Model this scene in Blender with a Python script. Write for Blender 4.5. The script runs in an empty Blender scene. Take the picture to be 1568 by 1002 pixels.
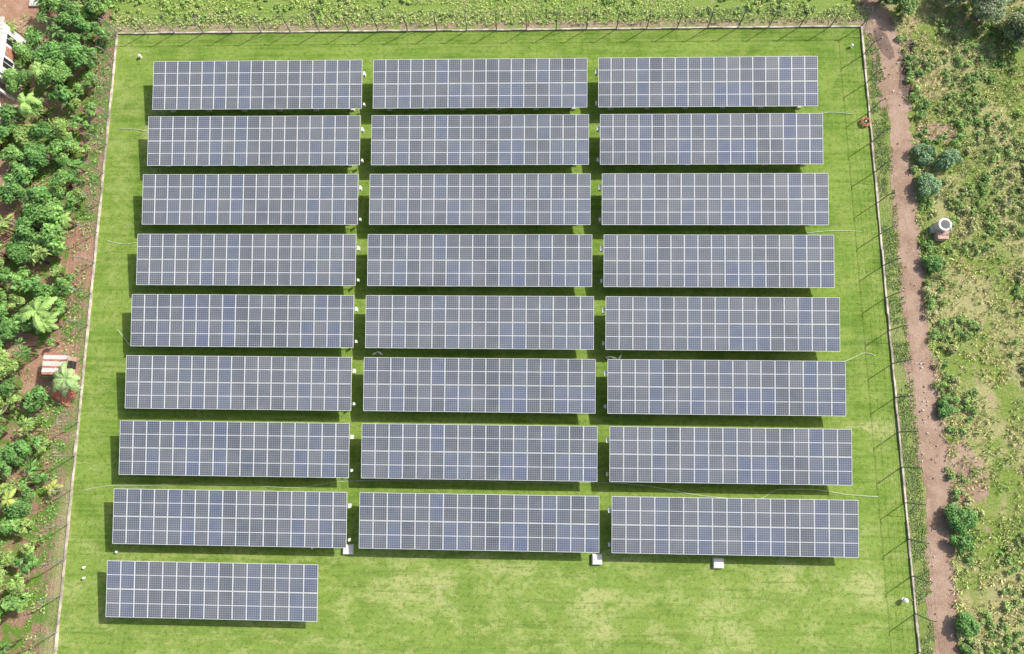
import bpy, bmesh, math, random
import numpy as np
from mathutils import Vector, Matrix
random.seed(7); rng=np.random.default_rng(11)
S=bpy.context.scene; COL=S.collection
K=1.0058
HL=1.2; DH=0.5586; W=3.9977; HU=HL+DH

# ------------------------------------------------------------ shader helpers
def new_mat(name):
    m=bpy.data.materials.new(name); m.use_nodes=True
    nt=m.node_tree; b=nt.nodes['Principled BSDF']; return m,nt,b
def N(nt,t,**kw):
    n=nt.nodes.new(t)
    for k,v in kw.items():
        if k in n.inputs: n.inputs[k].default_value=v
        else: setattr(n,k,v)
    return n
def setin(nt,sock,v):
    if isinstance(v,bpy.types.NodeSocket): nt.links.new(v,sock)
    else: sock.default_value=v
def math_(nt,op,a,b=0.0,c=None,clamp=False):
    n=nt.nodes.new('ShaderNodeMath'); n.operation=op; n.use_clamp=clamp
    setin(nt,n.inputs[0],a); setin(nt,n.inputs[1],b)
    if c is not None: setin(nt,n.inputs[2],c)
    return n.outputs[0]
def mix(nt,f,a,b,bt='MIX'):
    n=nt.nodes.new('ShaderNodeMix'); n.data_type='RGBA'; n.blend_type=bt
    setin(nt,n.inputs[0],f)
    for s,v in ((n.inputs[6],a),(n.inputs[7],b)):
        if isinstance(v,tuple): v=(*v,1) if len(v)==3 else v
        setin(nt,s,v)
    return n.outputs[2]
def noise(nt,vec,scale,detail=4,rough=.6,dist=0.):
    n=nt.nodes.new('ShaderNodeTexNoise'); n.inputs['Scale'].default_value=scale
    n.inputs['Detail'].default_value=detail; n.inputs['Roughness'].default_value=rough
    n.inputs['Distortion'].default_value=dist
    nt.links.new(vec,n.inputs['Vector']); return n.outputs[0]
def stretch(nt,vec,s,off=(0,0,0)):
    n=nt.nodes.new('ShaderNodeMapping'); n.inputs['Scale'].default_value=s; n.inputs['Location'].default_value=off
    nt.links.new(vec,n.inputs['Vector']); return n.outputs[0]
def ramp(nt,f,lo,hi,a=0.,b=1.):
    n=nt.nodes.new('ShaderNodeMapRange'); n.interpolation_type='SMOOTHSTEP'
    setin(nt,n.inputs[0],f); n.inputs[1].default_value=lo; n.inputs[2].default_value=hi
    n.inputs[3].default_value=a; n.inputs[4].default_value=b; return n.outputs[0]
def objco(nt): return nt.nodes.new('ShaderNodeTexCoord').outputs['Object']
def bump(nt,b,h,strength=.5,dist=.05):
    n=nt.nodes.new('ShaderNodeBump'); n.inputs['Strength'].default_value=strength; n.inputs['Distance'].default_value=dist
    nt.links.new(h,n.inputs['Height']); nt.links.new(n.outputs[0],b.inputs['Normal'])

def simple(name,col,rough=.7,var=.25,scale=6.,metal=0.,spec=.3):
    m,nt,b=new_mat(name); co=objco(nt)
    f=ramp(nt,noise(nt,co,scale,3),.3,.7)
    c=mix(nt,f,tuple(x*(1-var) for x in col),tuple(min(1,x*(1+var)) for x in col))
    nt.links.new(c,b.inputs['Base Color']); b.inputs['Roughness'].default_value=rough
    b.inputs['Metallic'].default_value=metal; b.inputs['Specular IOR Level'].default_value=spec
    return m

M_alu=simple('aluminium_frame',(.74,.75,.76),.45,.06,3,.0,.5)
M_back=simple('backsheet',(.6,.6,.6),.6,.05)
M_steel=simple('galvanised_steel',(.42,.43,.44),.5,.15,8,.5,.5)
M_conc=simple('white_concrete',(.62,.6,.55),.85,.15,9)
M_white=simple('white_paint',(.78,.78,.76),.5,.05,5)
M_curb=simple('curb_concrete',(.50,.43,.37),.9,.42,1.1)
M_post=simple('fence_post_metal',(.20,.22,.19),.6,.25,3)
M_hose=simple('hose_plastic',(.55,.6,.46),.5,.15,3)
M_red=simple('red_plastic',(.6,.2,.13),.5,.15,8)
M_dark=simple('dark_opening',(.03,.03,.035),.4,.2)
M_rust=simple('rusty_sheet',(.42,.2,.14),.8,.35,7)
M_tin=simple('pale_roof_sheet',(.68,.60,.54),.6,.2,5)
M_brick=simple('plaster_pink',(.55,.38,.31),.9,.25,6)
M_bark=simple('bark',(.16,.12,.08),.9,.35,12)
M_feather=simple('white_feathers',(.8,.8,.78),.8,.04)
M_beak=simple('yellow_beak',(.6,.4,.06),.6,.1)

def leaf_mat(name,rough=.55,trans=.25):
    m,nt,b=new_mat(name)
    a=N(nt,'ShaderNodeAttribute'); a.attribute_name='Col'
    nt.links.new(a.outputs['Color'],b.inputs['Base Color'])
    b.inputs['Roughness'].default_value=rough; b.inputs['Specular IOR Level'].default_value=.35
    if trans>0:
        t=N(nt,'ShaderNodeBsdfTranslucent'); nt.links.new(a.outputs['Color'],t.inputs[0])
        mx=N(nt,'ShaderNodeMixShader'); mx.inputs[0].default_value=trans
        nt.links.new(b.outputs[0],mx.inputs[1]); nt.links.new(t.outputs[0],mx.inputs[2])
        nt.links.new(mx.outputs[0],nt.nodes['Material Output'].inputs[0])
    return m
M_leaf=leaf_mat('foliage',.5,.3); M_grass=leaf_mat('grass_blades',.7,0)

# glass with cell grid
m,nt,b=new_mat('solar_cells'); M_cell=m
uv=nt.nodes.new('ShaderNodeUVMap'); uv.uv_map='UVMap'
sp=nt.nodes.new('ShaderNodeSeparateXYZ'); nt.links.new(uv.outputs[0],sp.inputs[0])
U,V=sp.outputs[0],sp.outputs[1]
def gridline(x,n,w):
    f=math_(nt,'FRACT',math_(nt,'MULTIPLY',x,n)); d=math_(nt,'ABSOLUTE',math_(nt,'SUBTRACT',f,.5))
    return math_(nt,'GREATER_THAN',d,.5-w)
gu=gridline(U,6,.06); gv=gridline(V,12,.06)
cells=math_(nt,'MAXIMUM',gu,gv)
mid=math_(nt,'LESS_THAN',math_(nt,'ABSOLUTE',math_(nt,'SUBTRACT',V,.5)),.0115)
at=N(nt,'ShaderNodeAttribute'); at.attribute_name='Col'
oi=nt.nodes.new('ShaderNodeObjectInfo')
r1=nt.nodes.new('ShaderNodeSeparateColor'); nt.links.new(at.outputs['Color'],r1.inputs[0])
co=objco(nt)
base=mix(nt,r1.outputs[0],(.080,.094,.122),(.128,.142,.166))
base=mix(nt,math_(nt,'MULTIPLY',r1.outputs[1],.6),base,(.075,.115,.23))
base=mix(nt,math_(nt,'MULTIPLY',oi.outputs['Random'],.3),base,(.17,.18,.19))
dust=ramp(nt,noise(nt,co,.6,3),.35,.75,0,.2)
base=mix(nt,dust,base,(.31,.31,.29))
c=mix(nt,math_(nt,'MULTIPLY',cells,.48),base,(.56,.58,.60))
c=mix(nt,mid,c,(.74,.75,.77))
nt.links.new(c,b.inputs['Base Color']); b.inputs['Roughness'].default_value=.22; b.inputs['Specular IOR Level'].default_value=.5

# lawn
m,nt,b=new_mat('lawn_grass'); M_lawn=m; co=objco(nt)
n1=noise(nt,co,.11,3,.6,.5); n2=noise(nt,stretch(nt,co,(.6,1,1)),.8,5,.72,.4); n3=noise(nt,co,3.2,4,.78); n4=noise(nt,co,14,2,.85)
nm=noise(nt,stretch(nt,co,(.10,2.4,1),(3,1,0)),1.2,3,.7)   # mower swaths run along the rows
nv=noise(nt,stretch(nt,co,(2.2,.12,1),(1,7,0)),1.,3,.7)
n5=noise(nt,co,.32,2,.6,.8)
sx=nt.nodes.new('ShaderNodeSeparateXYZ'); nt.links.new(co,sx.inputs[0])
X,Y=sx.outputs[0],sx.outputs[1]
c=mix(nt,ramp(nt,n1,.38,.62),(.110,.215,.022),(.170,.285,.040))
c=mix(nt,ramp(nt,n5,.40,.60,0,.65),c,(.24,.345,.065))
south=ramp(nt,Y,-3,-10.5)
edge=math_(nt,'MAXIMUM',ramp(nt,X,22.5,26),ramp(nt,X,-31,-35))
def spot(cx,cy,rx,ry):
    a=math_(nt,'DIVIDE',math_(nt,'SUBTRACT',X,cx),rx); d=math_(nt,'DIVIDE',math_(nt,'SUBTRACT',Y,cy),ry)
    r=math_(nt,'ADD',math_(nt,'MULTIPLY',a,a),math_(nt,'MULTIPLY',d,d)); return ramp(nt,r,1.4,0.)
sp_=None
for q in((-8.8,-10.4,3.5,2.2),(4.3,-11.6,2.2,2.6),(13.5,-12.2,2.,3.),(23.6,-9.6,1.8,1.8),(18.6,-9.,2.5,1.2),(-2.,-9.2,3.,1.),(-31.8,25,1.3,4.5),(24.8,1.6,2.2,.7)):
    v=spot(*q); sp_=v if sp_ is None else math_(nt,'MAXIMUM',sp_,v)
p=math_(nt,'MULTIPLY',ramp(nt,n2,.47,.62),math_(nt,'MAXIMUM',math_(nt,'MULTIPLY_ADD',south,.42,.20),math_(nt,'MULTIPLY',edge,.42)))
c=mix(nt,math_(nt,'MULTIPLY',south,.36),c,(.26,.36,.085))
c=mix(nt,p,c,(.46,.48,.19))
c=mix(nt,math_(nt,'MULTIPLY',math_(nt,'MULTIPLY',sp_,.8),ramp(nt,n2,.36,.58)),c,(.50,.51,.22))
c=mix(nt,ramp(nt,nm,.42,.64,0,.5),c,(.27,.38,.08))
c=mix(nt,ramp(nt,nm,.46,.32,0,.45),c,(.085,.175,.018))
c=mix(nt,ramp(nt,nv,.52,.66,0,.25),c,(.30,.40,.10))
c=mix(nt,ramp(nt,n3,.48,.66,0,.65),c,(.075,.155,.014))
c=mix(nt,ramp(nt,n4,.53,.72,0,.6),c,(.38,.46,.15))
c=mix(nt,ramp(nt,n4,.47,.30,0,.65),c,(.045,.10,.010))
nt.links.new(c,b.inputs['Base Color']); b.inputs['Roughness'].default_value=.9; b.inputs['Specular IOR Level'].default_value=.15
bump(nt,b,n4,.7,.05)

# wild ground
m,nt,b=new_mat('wild_ground'); M_ground=m; co=objco(nt)
sx=nt.nodes.new('ShaderNodeSeparateXYZ'); nt.links.new(co,sx.inputs[0])
n1=noise(nt,co,.22,4,.65,.6); n2=noise(nt,co,.9,5,.7,.3); n3=noise(nt,co,6,3,.75); n4=noise(nt,co,25,2,.8)
straw=mix(nt,ramp(nt,n3,.3,.7),(.45,.44,.18),(.62,.57,.30))
green=mix(nt,ramp(nt,n3,.3,.7),(.20,.32,.05),(.36,.45,.12))
soil=mix(nt,ramp(nt,n3,.3,.7),(.46,.31,.22),(.64,.48,.37))
c=mix(nt,ramp(nt,n1,.40,.58),green,straw)
c=mix(nt,ramp(nt,n2,.58,.68),c,soil)
left=ramp(nt,sx.outputs[0],-35.5,-36.6)
redsoil=mix(nt,ramp(nt,n3,.3,.7),(.38,.21,.14),(.56,.38,.28))
lc=mix(nt,ramp(nt,n2,.44,.56),(.19,.34,.06),redsoil)
c=mix(nt,left,c,lc)
verge=math_(nt,'MULTIPLY',ramp(nt,sx.outputs[0],26,26.6),ramp(nt,sx.outputs[0],28.9,28.0))
c=mix(nt,math_(nt,'MULTIPLY',verge,.7),c,green)
top=ramp(nt,sx.outputs[1],34.2,34.6)
tg=mix(nt,ramp(nt,n2,.55,.7),(.30,.43,.10),(.58,.45,.32))
c=mix(nt,math_(nt,'MULTIPLY',top,math_(nt,'MULTIPLY',ramp(nt,sx.outputs[0],-37,-36),ramp(nt,sx.outputs[0],28,27))),c,tg)
tb=math_(nt,'MULTIPLY',ramp(nt,sx.outputs[1],34.7,34.85),ramp(nt,sx.outputs[1],35.5,35.2))
c=mix(nt,math_(nt,'MULTIPLY',math_(nt,'MULTIPLY',tb,ramp(nt,n2,.4,.5)),.85),c,soil)
c=mix(nt,ramp(nt,n4,.5,.25,0,.5),c,(.12,.13,.05))
nt.links.new(c,b.inputs['Base Color']); b.inputs['Roughness'].default_value=.95; b.inputs['Specular IOR Level'].default_value=.1
bump(nt,b,math_(nt,'ADD',n4,n3),1.,.1)

def soilmat(name,a,bc,d):
    m,nt,b=new_mat(name); co=objco(nt)
    n1=noise(nt,co,.5,4,.65,.5); n3=noise(nt,co,4,5,.75); n4=noise(nt,co,20,2,.8)
    c=mix(nt,ramp(nt,n1,.35,.65),a,bc); c=mix(nt,ramp(nt,n3,.5,.72,0,.7),c,d)
    c=mix(nt,ramp(nt,n4,.5,.28,0,.45),c,tuple(x*.5 for x in a))
    nt.links.new(c,b.inputs['Base Color']); b.inputs['Roughness'].default_value=.95; b.inputs['Specular IOR Level'].default_value=.1
    bump(nt,b,n4,1.,.06); return m
M_path=soilmat('path_soil',(.36,.24,.17),(.49,.35,.265),(.60,.48,.39))
M_dsoil=soilmat('dark_soil',(.17,.12,.10),(.27,.19,.15),(.42,.33,.27))
M_red_earth=soilmat('red_earth',(.40,.22,.15),(.54,.34,.25),(.62,.45,.36))

# ------------------------------------------------------------ mesh helpers
class Buf:
    def __init__(s): s.v=[];s.f=[];s.m=[];s.mats=[];s.uv={};s.col={}
    def mi(s,mat):
        if mat not in s.mats: s.mats.append(mat)
        return s.mats.index(mat)
    def face(s,pts,mat,uv=None,col=None):
        i=len(s.v); s.v+=[tuple(p) for p in pts]; s.f.append(tuple(range(i,i+len(pts)))); s.m.append(s.mi(mat))
        if uv: s.uv[len(s.f)-1]=uv
        if col: s.col[len(s.f)-1]=col
    def box(s,c,sz,mat,M=None,taper=1.):
        x,y,z=[a/2 for a in sz]
        P=[Vector((sx*x*(taper if sz_>0 else 1),sy*y*(taper if sz_>0 else 1),sz_*z)) for sz_ in(-1,1) for sy in(-1,1) for sx in(-1,1)]
        if M is not None: P=[M@p for p in P]
        P=[p+Vector(c) for p in P]
        i=len(s.v); s.v+=[tuple(p) for p in P]; k=s.mi(mat)
        for q in((0,2,3,1),(4,5,7,6),(0,1,5,4),(2,6,7,3),(0,4,6,2),(1,3,7,5)):
            s.f.append(tuple(i+a for a in q)); s.m.append(k)
    def tube(s,pts,rad,mat,n=6,cap=True):
        pts=[Vector(p) for p in pts]; k=s.mi(mat); rings=[]
        for j,p in enumerate(pts):
            d=(pts[min(j+1,len(pts)-1)]-pts[max(j-1,0)]).normalized()
            a=d.cross(Vector((0,0,1)) if abs(d.z)<.95 else Vector((1,0,0))).normalized(); bb=d.cross(a)
            r=rad[j] if isinstance(rad,(list,tuple)) else rad
            i=len(s.v); s.v+=[tuple(p+a*r*math.cos(2*math.pi*t/n)+bb*r*math.sin(2*math.pi*t/n)) for t in range(n)]; rings.append(i)
        for r0,r1 in zip(rings,rings[1:]):
            for t in range(n): s.f.append((r0+t,r0+(t+1)%n,r1+(t+1)%n,r1+t)); s.m.append(k)
        if cap:
            s.f.append(tuple(rings[0]+t for t in range(n))[::-1]); s.m.append(k)
            s.f.append(tuple(rings[-1]+t for t in range(n))); s.m.append(k)
    def mesh(s,name):
        me=bpy.data.meshes.new(name); me.from_pydata(s.v,[],s.f)
        for mt in s.mats: me.materials.append(mt)
        me.polygons.foreach_set('material_index',s.m)
        if s.uv:
            ul=me.uv_layers.new(name='UVMap')
            for fi,u in s.uv.items():
                for k,li in enumerate(me.polygons[fi].loop_indices): ul.data[li].uv=u[k]
        if s.col:
            ca=me.color_attributes.new('Col','FLOAT_COLOR','CORNER')
            for fi,cc in s.col.items():
                for li in me.polygons[fi].loop_indices: ca.data[li].color=cc
        me.update(); return me
    def obj(s,name,loc=(0,0,0),rz=0.,parent=None):
        return place(s.mesh(name),name,loc,rz,parent)
def place(me,name,loc=(0,0,0),rz=0.,parent=None,sc=1.):
    o=bpy.data.objects.new(name,me); COL.objects.link(o); o.location=loc; o.rotation_euler=(0,0,rz); o.scale=(sc,)*3
    if parent: o.parent=parent
    return o

# ------------------------------------------------------------ ground
b_=Buf(); b_.face([(-900,-900,0),(900,-900,0),(900,900,0),(-900,900,0)],M_ground); b_.obj('ground')
FLx=lambda y:-36.22+(34.4-y)*.0225; FRx=lambda y:26.55+(34.4-y)*.0085
TOP=34.56; BOT=-24.
b_=Buf(); b_.face([(FLx(BOT),BOT,.004),(FRx(BOT),BOT,.004),(FRx(TOP),TOP,.004),(FLx(TOP),TOP,.004)],M_lawn); b_.obj('lawn')

def vnoise(x,y,s,seed=0):
    x=np.asarray(x)/s+seed*17.3; y=np.asarray(y)/s+seed*9.1
    xi=np.floor(x).astype(int); yi=np.floor(y).astype(int); fx=x-xi; fy=y-yi
    fx=fx*fx*(3-2*fx); fy=fy*fy*(3-2*fy)
    h=lambda a,b:(np.sin(a*127.1+b*311.7+seed)*43758.5453)%1.0
    return (h(xi,yi)*(1-fx)+h(xi+1,yi)*fx)*(1-fy)+(h(xi,yi+1)*(1-fx)+h(xi+1,yi+1)*fx)*fy
def fbm(x,y,s,seed=0): return .5*vnoise(x,y,s,seed)+.3*vnoise(x,y,s/2.3,seed+3)+.2*vnoise(x,y,s/5,seed+7)

PATH=[(27.2,40),(27.75,35.6),(28.4,32.6),(28.7,29.2),(28.95,25.8),(28.65,22),(28.7,17.6),(28.7,13.4),(28.75,8.4),(29.0,4),(29.1,.6),(29.2,-3.1),(28.9,-7.2),(28.7,-10.8),(28.8,-13.8),(28.9,-24)]
def path_x(y):
    ys=[p[1] for p in PATH][::-1]; xs=[p[0] for p in PATH][::-1]; return np.interp(y,ys,xs)
b_=Buf(); L=[];R=[]
for y in np.arange(40,-24,-.15):
    cx=float(path_x(y)); w=.50+.35*float(vnoise(y,0,2.5,5))+(.9 if -1<y<7 else 0)*float(vnoise(y,3,3,2))+(.4 if y>27 else 0)
    L.append((cx-w-.35*float(vnoise(y,1,.45,3)),y,.008)); R.append((cx+w+.55*float(vnoise(y,2,.45,8)),y,.008))
for i in range(len(L)-1): b_.face([L[i+1],R[i+1],R[i],L[i]],M_path)
b_.obj('dirt_path')
def blob(name,cx,cy,rx,ry,mat,z=.006,n=60,seed=1,rot=0):
    P=[]
    for i in range(n):
        a=2*math.pi*i/n; k=.75+.5*float(vnoise(math.cos(a)*2+5,math.sin(a)*2+5,.8,seed))+.22*float(vnoise(math.cos(a)*8+9,math.sin(a)*8+9,.7,seed+1))
        x,y=rx*k*math.cos(a),ry*k*math.sin(a); P.append((cx+x*math.cos(rot)-y*math.sin(rot),cy+x*math.sin(rot)+y*math.cos(rot),z))
    b=Buf(); b.face(P,mat); b.obj(name)
blob('bare_earth',-44.6,36.6,3.6,3.,M_red_earth,seed=1)
blob('bare_earth',-37.0,14.6,1.0,2.6,M_red_earth,seed=2)
blob('bare_earth',-38.2,5.3,2.2,2.,M_red_earth,seed=3)
blob('bare_earth',-43.,7.6,3.,1.,M_red_earth,seed=4)
blob('bare_earth',-44.,20.,1.6,4.2,M_red_earth,seed=5)
blob('bare_earth',31.9,25.2,1.5,.8,M_path,seed=6)
blob('bare_earth',31.2,-1.4,1.3,2.2,M_path,seed=7,rot=.3)
blob('bare_earth',30.0,30.8,.55,2.6,M_dsoil,z=.012,seed=9,rot=-.15)
blob('bare_earth',28.3,33.0,.45,1.5,M_dsoil,z=.012,seed=10,rot=.3)

# ------------------------------------------------------------ solar tables
def table_mesh(ncol,pitch,box_end):
    b=Buf(); ln=math.hypot(W,DH); ev=Vector((0,-W,-DH))/ln; ex=Vector((1,0,0)); n=Vector((0,-DH,W))/ln
    O=Vector((0,0,HU)); rp=ln/2; fw=.026; th=.035
    P=lambda x,v,h=0.:O+ex*x+ev*v+n*h
    for r in range(2):
        for c in range(ncol):
            x0=c*pitch+.008; x1=(c+1)*pitch-.008; v0=r*rp+.012; v1=(r+1)*rp-.012
            rc=(random.random(),max(0,random.random()*1.6-.6),0,1)
            dz=random.uniform(-.003,.003)
            o=[P(x0,v0,dz),P(x1,v0,dz),P(x1,v1,dz),P(x0,v1,dz)]
            q=[P(x0+fw,v0+fw,dz),P(x1-fw,v0+fw,dz),P(x1-fw,v1-fw,dz),P(x0+fw,v1-fw,dz)]
            g=[p-n*.004 for p in q]; u=[p-n*th for p in o]
            for i in range(4):
                j=(i+1)%4
                b.face([o[j],o[i],q[i],q[j]],M_alu); b.face([o[i],o[j],u[j],u[i]],M_alu)
                b.face([q[j],q[i],g[i],g[j]],M_alu)
            b.face([g[3],g[2],g[1],g[0]],M_cell,uv=[(0,0),(1,0),(1,1),(0,1)],col=rc)
            b.face(u,M_back)
    T=ncol*pitch
    Rx=Matrix.Rotation(math.atan2(DH,W),3,'X')
    for v in(.45,1.55,2.5,3.6):
        b.box(P(T/2,v,-th-.04),(T-.1,.05,.07),M_steel,Rx)
    npost=6
    for i in range(npost):
        x=1.1+(T-2.2)*i/(npost-1)
        b.box(P(x,ln/2,-th-.13),(.06,ln-.3,.09),M_steel,Rx)
        for v in(.55,3.45):
            t=P(x,v,-th-.17); b.box((x,t.y,t.z/2),(.08,.08,t.z),M_steel)
            b.box((x,t.y,.09),(.42,.42,.18),M_conc,None,.85)
        a=P(x,.55,0); c=P(x,2.1,-th-.2)
        b.tube([(x,a.y,.35),(x,c.y,c.z)],.025,M_steel,5)
    if box_end:   # string boxes hung on the end frame
        for (yy,z,s) in((-1.0,1.2,(.17,.36,.42)),(-3.45,.8,(.13,.24,.28))):
            if box_end<0: x=-.13
            else: x=T+.10; s=(s[0]*.75,s[1]*.75,s[2])
            b.box((x,yy,z),s,M_white); b.box((x,yy,z+s[2]/2+.012),(s[0]+.03,s[1]+.03,.02),M_white)
            b.box((x-math.copysign(.06,x-1),yy,z-s[2]/2-.12),(.04,.04,.24),M_steel)
            b.box((x-math.copysign(.3,x-1),yy,z),(.6,.04,.04),M_steel)
    return b.mesh('solar_panel_array')
MT=[table_mesh(17,1.02,1),table_mesh(17,1.02,0),table_mesh(17,1.02,-1)]
M9=table_mesh(15,1.0288,0)
XS=[-31.123,-12.8756,5.3381]; YS=[30.875,26.0084,21.0497,16.1128,11.2678,6.503,1.5807,-3.3793,-8.4518]
for i,y in enumerate(YS):
    for j in range(3 if i<8 else 1):
        place(MT[j] if i<8 else M9,'solar_panel_array',(XS[j]-.0187*y,y,0),0)

# ------------------------------------------------------------ fence
def fence(name,p0,p1,out,spacing=2.45):
    b=Buf(); p0=Vector((*p0,0));p1=Vector((*p1,0)); d=(p1-p0); Ln=d.length; d.normalize(); out=Vector((*out,0)); ang=math.atan2(d.y,d.x)
    Mz=Matrix.Rotation(ang,3,'Z'); nseg=int(Ln/spacing); H=1.9
    for i in range(nseg*2):
        a=Ln*i/nseg/2; e=Ln*(i+1)/nseg/2; hh=.12+random.uniform(-.03,.03)
        b.box(p0+d*((a+e)/2)+out*random.uniform(-.02,.02)+Vector((0,0,hh/2)),(e-a-.015,.13+random.uniform(-.03,.03),hh),M_curb,Mz)
    for i in range(nseg+1):
        q=p0+d*(Ln*i/nseg); t=random.uniform(-.03,.03)
        top=q+Vector((t,t,H)); b.tube([q,top,top+out*.28+Vector((0,0,.3))],.042,M_post,6)
        if i%5==0: b.tube([q+out*-.02+Vector((0,0,1.4)),q+d*.9+Vector((0,0,.2))],.02,M_post,5)
    for h in(.3,.65,1.0,1.35,1.85):
        b.tube([p0+Vector((0,0,h)),p1+Vector((0,0,h))],.007,M_post,3)
    for k in(.3,.95):
        b.tube([p0+out*.28*k+Vector((0,0,H+.3*k)),p1+out*.28*k+Vector((0,0,H+.3*k))],.007,M_post,3)
    for i in range(int(Ln/.6)):   # diagonal mesh strands
        a=p0+d*(i*.6)
        if i*.6+1.5<Ln:
            b.tube([a+Vector((0,0,.25)),a+d*1.5+Vector((0,0,1.85))],.004,M_post,3,False)
            b.tube([a+d*1.5+Vector((0,0,.25)),a+Vector((0,0,1.85))],.004,M_post,3,False)
    return b.obj(name)
c_=[(FLx(TOP),TOP),(FRx(TOP),TOP),(FRx(BOT),BOT),(FLx(BOT),BOT)]
fence('perimeter_fence',c_[0],c_[1],(0,1)); fence('perimeter_fence',c_[1],c_[2],(1,0)); fence('perimeter_fence',c_[0],c_[3],(-1,0)); fence('perimeter_fence',c_[3],c_[2],(0,-1))

# ------------------------------------------------------------ foliage
def leaf_cloud(name,C,D,Nn,L,Wd,colr,mat,stems=None):
    n=len(C); D=D/np.linalg.norm(D,axis=1,keepdims=True)
    s=np.cross(D,Nn); s/=np.linalg.norm(s,axis=1,keepdims=True)+1e-9; up=np.cross(s,D)
    L=L[:,None];Wd=Wd[:,None]
    v=np.empty((n,4,3)); v[:,0]=C-D*L*.5; v[:,1]=C+s*Wd*.5+up*Wd*.12+D*L*.08; v[:,2]=C+D*L*.5-up*L*.15; v[:,3]=C-s*Wd*.5+up*Wd*.12+D*L*.08
    V=v.reshape(-1,3); F=np.arange(4*n); cols=np.repeat(np.concatenate([colr,np.ones((n,1))],1),4,0)
    nq=n
    if stems is not None and len(stems):
        st=np.array(stems)
        ns=len(st); sv=np.empty((ns,8,3))
        for k in range(4):
            a=k*math.pi/2; off=np.stack([np.cos(a)*np.ones(ns),np.sin(a)*np.ones(ns),np.zeros(ns)],1)
            sv[:,k]=st[:,:3]+off*st[:,6:7]; sv[:,4+k]=st[:,3:6]+off*st[:,7:8]
        idx=np.array([[k,(k+1)%4,4+(k+1)%4,4+k] for k in range(4)]).ravel()
        base=len(V)+np.arange(ns)[:,None]*8
        F=np.concatenate([F,(base+idx[None]).ravel()]); V=np.concatenate([V,sv.reshape(-1,3)])
        cols=np.concatenate([cols,np.tile([.14,.1,.06,1],(ns*8,1))]); nq+=ns*4
    me=bpy.data.meshes.new(name); me.vertices.add(len(V)); me.vertices.foreach_set('co',V.astype(np.float32).ravel())
    me.loops.add(len(F)); me.loops.foreach_set('vertex_index',F.astype(np.int32))
    me.polygons.add(nq); me.polygons.foreach_set('loop_start',(np.arange(nq)*4).astype(np.int32))
    me.update(calc_edges=True)
    ca=me.color_attributes.new('Col','FLOAT_COLOR','POINT'); ca.data.foreach_set('color',cols.astype(np.float32).ravel())
    me.materials.append(mat); return me
def unit(n):
    v=rng.normal(size=(n,3)); return v/np.linalg.norm(v,axis=1,keepdims=True)
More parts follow.
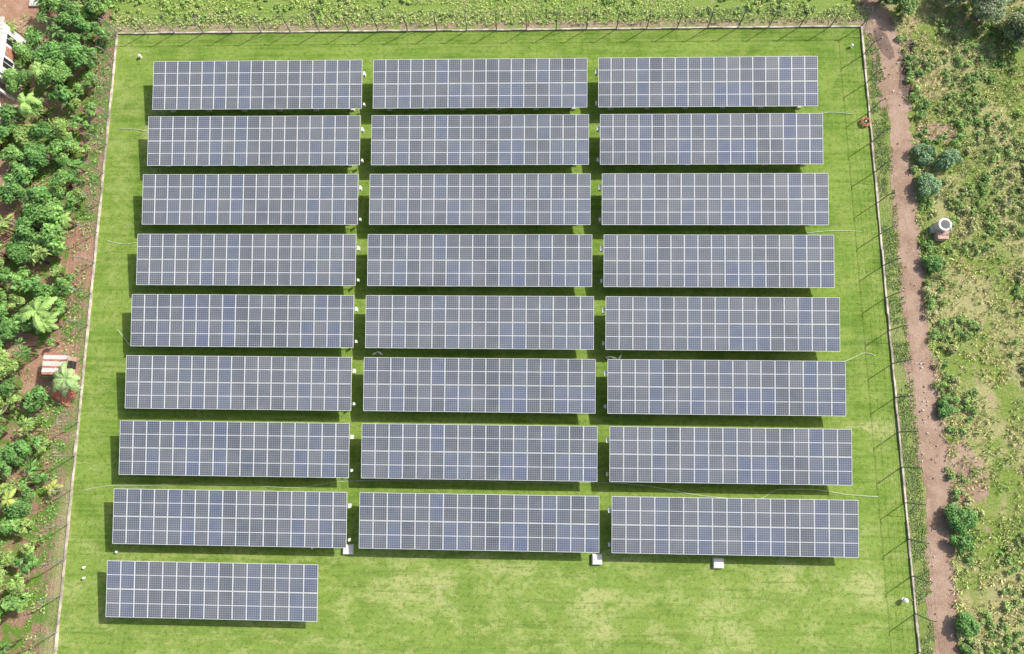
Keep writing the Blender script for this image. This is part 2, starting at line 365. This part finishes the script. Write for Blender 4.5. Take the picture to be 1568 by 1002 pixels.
class Cloud:
    def __init__(s): s.C=[];s.D=[];s.N=[];s.L=[];s.W=[];s.K=[];s.st=[]
    def add(s,C,D,Nn,L,Wd,Kc): s.C.append(C);s.D.append(D);s.N.append(Nn);s.L.append(L);s.W.append(Wd);s.K.append(Kc)
    def bush(s,x,y,r,h,col,dens=1.,leaf=.24,lobes=None):
        nl=lobes or max(4,int(5*r*r+4))
        for i in range(nl):
            a=random.uniform(0,6.283); q=r*.78*math.sqrt(random.random()); lr=r*random.uniform(.28,.48)
            cz=h*(1-.35*(q/r)**2)*random.uniform(.72,1.)-lr*.6
            c=np.array([x+q*math.cos(a),y+q*math.sin(a),max(cz,lr*.5)])
            n=int(dens*95*(lr/.4)**2*(.24/leaf)**2*1.0)+6
            u=unit(n); u[:,2]=np.abs(u[:,2])*1.1-.25; u/=np.linalg.norm(u,axis=1,keepdims=True)
            rad=lr*(rng.uniform(.55,1.15,n))[:,None]; C=c+u*rad*np.array([1,1,.8])
            C[:,2]=np.maximum(C[:,2],.05)
            Nn=u*.6+np.array([0,0,.8])+rng.normal(size=(n,3))*.35
            D=np.cross(Nn,unit(n)); D[:,2]-=.15
            Ls=leaf*rng.uniform(.6,1.35,n); lobe=random.uniform(.78,1.2)
            kk=np.array(col)*lobe*rng.uniform(.75,1.25,(n,1))*(1+rng.normal(size=(n,3))*.07)
            s.add(C,D,Nn,Ls,Ls*rng.uniform(.4,.62,n),np.clip(kk,0.005,.8))
            s.st.append((x,y,0,c[0],c[1],c[2],.035+.02*r,.012))
    def rosette(s,x,y,h,r,col,n=16):   # cassava / young-banana like whorl of long drooping leaves
        a=rng.uniform(0,6.283,n); t=rng.uniform(.35,.75,n)*r
        D=np.stack([np.cos(a),np.sin(a),rng.uniform(-.5,.15,n)],1)
        C=np.stack([x+np.cos(a)*t,y+np.sin(a)*t,h-rng.uniform(0,.35,n)*r],1)
        Nn=np.array([0,0,1.])+rng.normal(size=(n,3))*.25; Ls=r*rng.uniform(.6,1.05,n)
        kk=np.array(col)*rng.uniform(.75,1.25,(n,1))*(1+rng.normal(size=(n,3))*.06)
        s.add(C,D,Nn,Ls,Ls*rng.uniform(.2,.32,n),np.clip(kk,.005,.8)); s.st.append((x,y,0,x,y,h-.1,.05,.03))
    def tuft(s,x,y,r,h,col,n=14):
        a=rng.uniform(0,6.283,n); t=rng.uniform(.15,1.,n)
        D=np.stack([np.cos(a)*t,np.sin(a)*t,np.full(n,.75)],1); Ls=h*rng.uniform(.6,1.2,n)
        C=np.array([x,y,0])+np.stack([np.cos(a)*r*.4*t,np.sin(a)*r*.4*t,np.zeros(n)],1)+D/np.linalg.norm(D,axis=1,keepdims=True)*Ls[:,None]*.5
        kk=np.array(col)*rng.uniform(.65,1.35,(n,1))*(1+rng.normal(size=(n,3))*.06)
        Nn=np.stack([-np.cos(a),-np.sin(a),np.ones(n)*.8],1)+rng.normal(size=(n,3))*.3
        s.add(C,D,Nn,Ls,Ls*.0+rng.uniform(.03,.07,n),np.clip(kk,.005,.85))
    def scatter(s,x,y,col,leaf,hmax):
        n=len(x); Nn=np.array([0,0,1.])+rng.normal(size=(n,3))*.45; D=np.cross(Nn,unit(n))
        Ls=leaf*rng.uniform(.5,1.4,n); C=np.stack([x,y,rng.uniform(.02,1,n)*hmax],1)
        kk=col*rng.uniform(.65,1.3,(n,1))*(1+rng.normal(size=(n,3))*.07)
        s.add(C,D,Nn,Ls,Ls*rng.uniform(.35,.6,n),np.clip(kk,.005,.8))
    def build(s,name,mat):
        me=leaf_cloud(name,np.concatenate(s.C),np.concatenate(s.D),np.concatenate(s.N),np.concatenate(s.L),np.concatenate(s.W),np.concatenate(s.K),mat,s.st)
        return place(me,name)

G1=(.20,.40,.11); G2=(.27,.48,.13); G3=(.36,.52,.15); GB=(.27,.44,.22)
bare=[(-44.6,36.6,3.,2.6),(-37.2,14.6,.7,2.),(-38.2,5.3,1.9,1.6),(-43,7.6,2.6,.8),(-44.3,20,1.2,3.6),(-47.5,30,3.7,5.)]
def free(x,y): return all(((x-a)/c)**2+((y-b)/d)**2>1 for a,b,c,d in bare)
cl=Cloud(); placed=[]
tries=0
while tries<2300:
    tries+=1
    y=random.uniform(-18,39.5); x=random.uniform(-49.5,-36.2)
    edge=-37.3 if y<22 else -37.1
    if x>edge-0.4*math.sin(y*.9) or not free(x,y): continue
    if float(vnoise(x,y,2.6,31))<.13: continue
    big=float(vnoise(x,y,4.5,4)); r=random.uniform(.5,.9)+.75*big
    if x<-47: r*=1.3
    if x>-38.3: r*=.65
    if any((x-a)**2+(y-b)**2<(.64*(r+c))**2 for a,b,c in placed): continue
    placed.append((x,y,r)); g=random.random(); col=G1 if g<.42 else (G2 if g<.75 else G3)
    if random.random()<.2:
        hh=1.+.9*r
        for _ in range(max(3,int(r*r*5))): cl.rosette(x+random.uniform(-.6,.6)*r,y+random.uniform(-.6,.6)*r,hh*random.uniform(.8,1.1),random.uniform(.45,.75),col,16)
    else: cl.bush(x,y,r,.9+1.1*r*random.uniform(.75,1.2),col,1.05 if x>-47 else .4,random.choice((.19,.25,.32)))
cl.build('shrub_thicket',M_leaf)
wl=Cloud(); n=26000; x=rng.uniform(-47,-36.3,n); y=rng.uniform(-18,40,n)
k=(fbm(x,y,2.2,1)>.50)|((x>-37.6)&(fbm(x,y,1.5,8)>.40)); x,y=x[k],y[k]
wl.scatter(x,y,np.where((fbm(x,y,3,5)>.5)[:,None],np.array([G2]),np.array([G3])),.16,.28); wl.build('weeds',M_grass)

tp=Cloud()
for _ in range(620):
    x=random.uniform(-37,27); y=random.uniform(35.7,41)
    f=float(fbm(x*.5,y*1.6,2.4,6))
    if f<.45: continue
    r=random.uniform(.16,.42); g=random.random(); col=(.34,.50,.12) if g<.5 else ((.46,.57,.18) if g<.82 else (.24,.41,.1))
    tp.bush(x,y,r,.12+.4*r,col,.8,.14,lobes=random.randint(2,5))
n=26000; x=rng.uniform(-37,27.4,n); y=35.1+rng.beta(1.1,1.3,n)*6.5
k=fbm(x*.4,y*1.5,2.5,9)>.36; x,y=x[k],y[k]
tp.scatter(x,y,np.where((fbm(x,y,2,2)>.5)[:,None],np.array([(.38,.53,.14)]),np.array([(.54,.61,.22)])),.15,.18)
for _ in range(600):
    x=random.uniform(-36,27); tp.tuft(x,random.uniform(35.0,36.2),.15,.3,(.47,.53,.2),8)
tp.build('crop_rows',M_grass)

rf=Cloud()
STR=(.66,.62,.30); STR2=(.52,.56,.22)
for _ in range(5600):
    x=random.uniform(29.6,43); y=random.uniform(-17,41)
    if x<float(path_x(y))+.95: continue
    f=float(fbm(x,y,4.5,3)); g=float(fbm(x,y,1.6,12))
    if g<.38: continue
    col=STR if f>.5 and random.random()<.75 else (STR2 if random.random()<.6 else (.30,.46,.11))
    rf.tuft(x,y,.3,random.uniform(.16,.40),col,11)
for _ in range(7000):
    x=random.uniform(26.85,28.2); y=random.uniform(-18,36)
    if x>float(path_x(y))-.6 or float(fbm(x,y,1.3,14))<.42: continue
    rf.tuft(x,y,.12,random.uniform(.05,.15),(.30,.45,.11) if random.random()<.7 else (.5,.54,.24),5)
rf.build('dry_grass',M_grass)
rs=Cloud(); pl=[]
for _ in range(3000):
    x=random.uniform(29.5,43); y=random.uniform(-17,41)
    if x<float(path_x(y))+.95: continue
    f=float(fbm(x,y,3.2,21)); edge=x<float(path_x(y))+2.2
    if not(f>.53 or (edge and f>.38) or (y>33.5 and f>.35)): continue
    if abs(x-31.)<1.3 and abs(y-17)<1.3: continue
    r=random.uniform(.15,.50)*(1.3 if edge else 1)
    if any((x-a)**2+(y-b)**2<(.65*(r+c))**2 for a,b,c in pl): continue
    pl.append((x,y,r)); g=random.random()
    rs.bush(x,y,r,.15+.65*r,(.22,.39,.10) if (g<.4 or edge and g<.7) else ((.33,.47,.14) if g<.8 else (.44,.47,.20)),.75,.14,lobes=random.randint(3,6))
n=24000; x=rng.uniform(29.4,42,n); y=rng.uniform(-18,42,n); k=(fbm(x,y,3.2,21)>.47)&(x>path_x(y)+.9); x,y=x[k],y[k]
rs.scatter(x,y,np.where((fbm(x,y,2,2)>.5)[:,None],np.array([(.30,.45,.12)]),np.array([(.48,.53,.20)])),.14,.2)
rs.build('field_scrub',M_grass)
for (x,y,r,h,c) in((32.1,22.5,1.0,1.3,GB),(30.3,20.5,1.0,1.0,GB),(30.4,23.2,.9,.9,GB),(30.3,-4.8,1.1,1.1,G1),(30.4,-6.3,.8,.9,G1),(30.3,14.2,.7,.9,G1),(30.,-12.,.9,1.,G1),(30.2,3.2,.6,.6,G1)):
    q=Cloud(); q.bush(x,y,r,h,c,1.2,.17,lobes=12); q.build('shrub',M_leaf)

# ------------------------------------------------------------ banana plants and small trees
def banana(x,y,r=1.2,h=1.6,nl=9,col=(.36,.55,.16)):
    b=Buf(); b.tube([(0,0,0),(.02,.02,h*.5),(0,0,h)],[.13,.11,.07],M_bark,8)
    V=[];F=[];K=[]
    for i in range(nl):
        a=6.283*i/nl+random.uniform(-.45,.45); ln=r*random.uniform(.6,1.2); seg=10; up=random.uniform(.3,1.3); bend=random.uniform(-.35,.35)
        k=np.array(col)*random.uniform(.7,1.15)
        for side in(-1,1):     # torn lamina halves made of separate strips
            for s in range(seg):
                t0,t1=s/seg,(s+.82+random.uniform(0,.18))/seg; base=len(V)
                for t,cm in((t0,0),(t1,0)):
                    d=ln*t; z=h+up*ln*(t-1.25*t*t); aa=a+bend*t
                    w=(.26*(math.sin(math.pi*min(1,(t*.93+.07)))**.6)*(r/1.2)+.015)*random.uniform(.8,1.1)
                    px,py=math.cos(aa)*d,math.sin(aa)*d; sx,sy=-math.sin(aa)*side,math.cos(aa)*side
                    V+=[(px,py,z),(px+sx*w+math.cos(aa)*w*.3,py+sy*w+math.sin(aa)*w*.3,z-w*random.uniform(.3,.7))]
                    K+=[k*1.25,k*.9]
                F+=[(base,base+1,base+3,base+2)]
    me=bpy.data.meshes.new('leaves'); me.from_pydata(V,[],F); me.materials.append(M_leaf)
    ca=me.color_attributes.new('Col','FLOAT_COLOR','POINT')
    for i,kk in enumerate(K): ca.data[i].color=(*[float(q) for q in kk],1)
    e=bpy.data.objects.new('banana_plant',None); COL.objects.link(e); e.location=(x,y,0)
    place(b.mesh('stem'),'stem',parent=e); place(me,'leaves',parent=e)
banana(-35.95,4.7,1.35,1.5,11,(.42,.6,.24))
banana(-38.4,9.8,1.5,2.2,9); banana(-37.9,9.0,1.1,1.8,8); banana(-40.9,30.,1.1,2.2,8); banana(-41.6,27.,1.2,2.3,9)
banana(-36.3,-3.4,.75,1.,7,(.55,.62,.16)); banana(-38.8,-4.3,.85,2.,8,(.52,.62,.16)); banana(-37.7,17.4,.8,1.5,7)
def tree(x,y,h,r,col):
    q=Cloud(); b=Buf(); b.tube([(0,0,0),(.05,.03,h*.35),(0,.05,h*.7)],[.12,.09,.05],M_bark,8)
    for i in range(7):
        a=i*.9; e=(math.cos(a)*r*.6,math.sin(a)*r*.6,h*.8); b.tube([(0,.03,h*.4),(e[0]*.5,e[1]*.5,h*.62),e],[.05,.035,.015],M_bark,5)
    q.bush(0,0,r,h,col,1.3,.2,lobes=16); q.st=[]
    e=bpy.data.objects.new('small_tree',None); COL.objects.link(e); e.location=(x,y,0)
    place(b.mesh('trunk'),'trunk',parent=e); o=q.build('crown',M_leaf); o.parent=e
tree(-39.6,35.4,2.6,1.2,(.24,.42,.12)); tree(-37.6,36.6,2.2,1.,(.28,.45,.13)); tree(-41.3,36.4,2.4,1.,(.26,.42,.12))
tree(36.,35.5,2.6,1.6,(.36,.44,.24)); tree(33.8,37.,2.2,1.3,(.36,.44,.24)); tree(38.8,33.2,2.4,1.5,(.34,.42,.2)); tree(29.8,36,1.8,1.1,(.3,.46,.14)); tree(28.2,36.8,1.6,.9,(.3,.46,.14))

# ------------------------------------------------------------ buildings
e=bpy.data.objects.new('white_house',None); COL.objects.link(e)
b_=Buf()
x0=-44.2
b_.box((x0-3.,31.9,1.5),(6,4.2,3.),M_white); b_.obj('walls',parent=e)
b_=Buf()
for y in(30.8,32.9):
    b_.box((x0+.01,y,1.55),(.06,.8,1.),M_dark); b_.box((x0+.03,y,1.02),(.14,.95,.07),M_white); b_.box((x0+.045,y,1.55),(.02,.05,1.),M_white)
b_.obj('windows',parent=e)
b_=Buf(); b_.box((x0+.01,31.85,1.),(.07,.8,2.),M_rust); b_.obj('door',parent=e)
b_=Buf()
for i in range(32):
    y=29.5+i*.15; b_.box((x0-3.,y,3.12+.02*(i%2)),(6.7,.15,.05),M_tin,Matrix.Rotation(.05,3,'Y'))
b_.obj('roof',parent=e)
b_=Buf(); b_.box((x0-2.6,27.6,.1),(5.6,4.3,.2),M_brick)
for y in(25.8,27.1,28.4,29.5): b_.box((x0-.15,y,1.3),(.2,.2,2.2),M_white)
b_.box((x0-.15,27.6,2.5),(.24,4.3,.2),M_white); b_.box((x0-3.4,27.6,1.3),(4,4.2,2.2),M_white)
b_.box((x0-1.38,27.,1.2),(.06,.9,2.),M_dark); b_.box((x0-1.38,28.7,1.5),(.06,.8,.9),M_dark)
b_.obj('veranda',parent=e)
b_=Buf(); b_.box((x0-3.2,27.6,2.68),(6.,4.6,.06),M_rust); b_.obj('veranda_roof',parent=e)

e=bpy.data.objects.new('garden_shed',None); COL.objects.link(e); e.location=(-37.0,5.85,0)
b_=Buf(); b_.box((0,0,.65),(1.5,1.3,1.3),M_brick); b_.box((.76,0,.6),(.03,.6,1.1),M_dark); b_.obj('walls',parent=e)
b_=Buf()
for i in range(10): b_.box((0,-.75+i*.167,1.36+.02*(i%2)),(1.85,.167,.03),(M_rust if i%3==0 else M_tin),Matrix.Rotation(.06,3,'Y'))
b_.obj('corrugated_roof',parent=e)
b_=Buf()
for i in range(4): b_.box((-37.4+i*.33,3.9-i*.22,.24-.05*i),(.4,1.1,.1),M_red,Matrix.Rotation(-.5,3,'Z'))
b_.obj('clay_steps')
b_=Buf(); b_.box((-43.8,37.6,.1),(1.0,.8,.2),M_conc); b_.box((-43.8,37.6,.22),(.6,.5,.04),M_white); b_.obj('concrete_slab')

b_=Buf(); b_.box((0,-.35,.3),(.85,.9,.6),M_brick,None,.94); b_.box((-.42,.1,.16),(.5,.6,.32),M_conc,None,.9)
b_.tube([(0,.25,0),(0,.25,.95)],[.5,.46],M_conc,20,False); b_.tube([(0,.25,.95),(0,.25,1.0)],[.52,.5],M_white,20,False)
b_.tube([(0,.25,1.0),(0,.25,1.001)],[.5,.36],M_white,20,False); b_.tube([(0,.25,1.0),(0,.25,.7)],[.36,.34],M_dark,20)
b_.tube([(.3,.1,1.0),(.38,-.2,1.05),(.4,-.45,.6)],.035,M_white,6)
b_.obj('water_tank',(31.15,16.95,0))

# ------------------------------------------------------------ small site things
def pit(x,y,w=.75,d=.7,h=.22):
    b=Buf(); b.box((0,0,h/2),(w,d,h),M_conc); b.box((0,0,h+.02),(w*.86,d*.86,.04),M_white)
    for s in(-.2,.2): b.tube([(s-.05,0,h+.04),(s-.05,0,h+.08),(s+.05,0,h+.08),(s+.05,0,h+.04)],.01,M_steel,5)
    b.obj('cable_pit',(x*K,y*K,0))
pit(-13.78,-7.56); pit(4.43,-7.92,.72,.75); pit(13.11,-8.03,.75,.7)
def lamp(x,y,s=1.):
    b=Buf(); b.tube([(0,0,0),(0,0,.05)],[.1*s,.1*s],M_conc,12); b.tube([(0,0,.05),(0,0,.15*s)],.03,M_steel,8)
    b.tube([(0,0,.15*s),(0,0,.2*s),(0,0,.28*s),(0,0,.32*s)],[.06*s,.12*s,.11*s,.04*s],M_white,12); b.obj('garden_lamp',(x*K,y*K,0))
for x,y,s in((25.46,32.55,1.),(26.02,-10.28,1.5),(-33.74,32.15,1.1),(-33.49,-9.22,.8),(-33.4,-9.96,.8),(-31.14,-8.06,.8),(-16.46,-7.52,.8)): lamp(x,y,s)
b_=Buf()
for k,(rr,z) in enumerate(((.36,.08),(.31,.15),(.36,.22),(.27,.27))):
    b_.tube([(rr*math.cos(a*.2618),rr*math.sin(a*.2618),z) for a in range(25)],.03,M_red,6)
b_.tube([(0,0,0),(0,0,.3)],.06,M_white,8); b_.obj('hose_reel',(26.05*K,25.9*K,0))
def hose(pts,r=.025):
    pts=[Vector((x*K,y*K,.03)) for x,y in pts]; out=[]
    for i in range(len(pts)-1):
        p0=pts[max(i-1,0)];p1=pts[i];p2=pts[i+1];p3=pts[min(i+2,len(pts)-1)]
        for s in range(8):
            t=s/8; out.append(.5*((2*p1)+(p2-p0)*t+(2*p0-5*p1+4*p2-p3)*t*t+(3*p1-p0-3*p2+p3)*t**3))
    out.append(pts[-1]); b=Buf(); b.tube(out,r,M_hose,6); b.obj('garden_hose')
hose([(22.0,26.5),(23.3,26.8),(25.14,26.65)]); hose([(22.2,6.4),(23.47,6.8),(24.6,7.3),(25.42,7.11)]); hose([(20.9,16.7),(23,16.9),(25.2,16.83)])
hose([(5.7,-2.5),(8.5,-2.75),(11.44,-3.25),(14,-3.5),(16.16,-3.55),(17.2,-3.0),(18.08,-2.8),(20.4,-2.8),(22.6,-3.1),(24.85,-3.23)])
hose([(-34.2,-3.6),(-32.1,-3.28),(-29,-3.2),(-24,-3.05),(-18,-3.2),(-14.5,-2.7),(-10,-2.6),(-5,-2.55),(0,-2.6),(5.7,-2.5)],.018)
hose([(-34.72,15.98),(-33.5,15.7),(-32.33,15.82)]); hose([(-33.07,8.71),(-32.5,8.1),(-31.88,7.42)]); hose([(-35,25.69),(-33.5,25.6),(-32.5,25.39)])
def egret(x,y,a,neck=1.):
    b=Buf(); ca,sa=math.cos(a),math.sin(a); T=lambda u,w,z:(x+u*ca-w*sa,y+u*sa+w*ca,z)
    b.tube([T(-.24,0,.24),T(-.14,0,.27),T(0,0,.31),T(.1,0,.33),T(.16,0,.36)],[.02,.06,.085,.07,.035],M_feather,10)
    b.tube([T(.14,0,.35),T(.2,0,.42*neck),T(.17,0,.5*neck),T(.22,0,.56*neck)],[.04,.025,.022,.03],M_feather,8)
    b.tube([T(.21,0,.56*neck),T(.26,0,.565*neck),T(.34,0,.54*neck)],[.032,.02,.004],M_beak,6)
    for s in(-.04,.04): b.tube([T(0,s,.26),T(-.02,s,.13),T(.01,s,0)],.009,M_dark,5)
    b.obj('egret')
for x,y,a in((-12.55,6.98,.4),(-12.15,7.02,2.6),(5.45,6.84,.2),(5.85,6.8,3.),(6.3,6.84,1.)): egret(x,y,a)
b_=Buf()
for _ in range(160):
    y=random.choice((random.uniform(27,35.5),random.uniform(-2,7),random.uniform(-16,35))); x=float(path_x(y))+random.uniform(-.9,1.6); s=random.uniform(.03,.13)
    b_.box((x,y,s*.4),(s*random.uniform(.7,1.4),s,s*.8),random.choice((M_conc,M_path,M_white,M_brick)),Matrix.Rotation(random.uniform(0,3),3,'Z'),.6)
b_.obj('rubble')

# ------------------------------------------------------------ light, sky, camera
sd=Vector((1.0,.66,1.)).normalized(); el=math.asin(sd.z); az=math.atan2(sd.x,sd.y)
sun=bpy.data.lights.new('sun','SUN'); sun.energy=5.; sun.angle=math.radians(.7); sun.color=(1,.965,.9)
so=bpy.data.objects.new('sun',sun); COL.objects.link(so); so.rotation_euler=sd.to_track_quat('Z','Y').to_euler(); so.location=(30,20,40)
w=bpy.data.worlds.new('World'); S.world=w; w.use_nodes=True; nt=w.node_tree
sk=nt.nodes.new('ShaderNodeTexSky'); sk.sky_type='NISHITA'; sk.sun_disc=False; sk.sun_elevation=el; sk.sun_rotation=az; sk.air_density=1.; sk.dust_density=4.
nt.links.new(sk.outputs[0],nt.nodes['Background'].inputs[0]); nt.nodes['Background'].inputs[1].default_value=.14
cam=bpy.data.cameras.new('camera'); cam.sensor_width=36; cam.lens=1045/1568*36; cam.clip_end=3000
co_=bpy.data.objects.new('camera',cam); COL.objects.link(co_); co_.location=(0,0,51.8977+HL-.9); co_.rotation_euler=(.1744,.0354,.0128); S.camera=co_
S.view_settings.view_transform='Standard'; S.view_settings.look='None'; S.view_settings.exposure=0
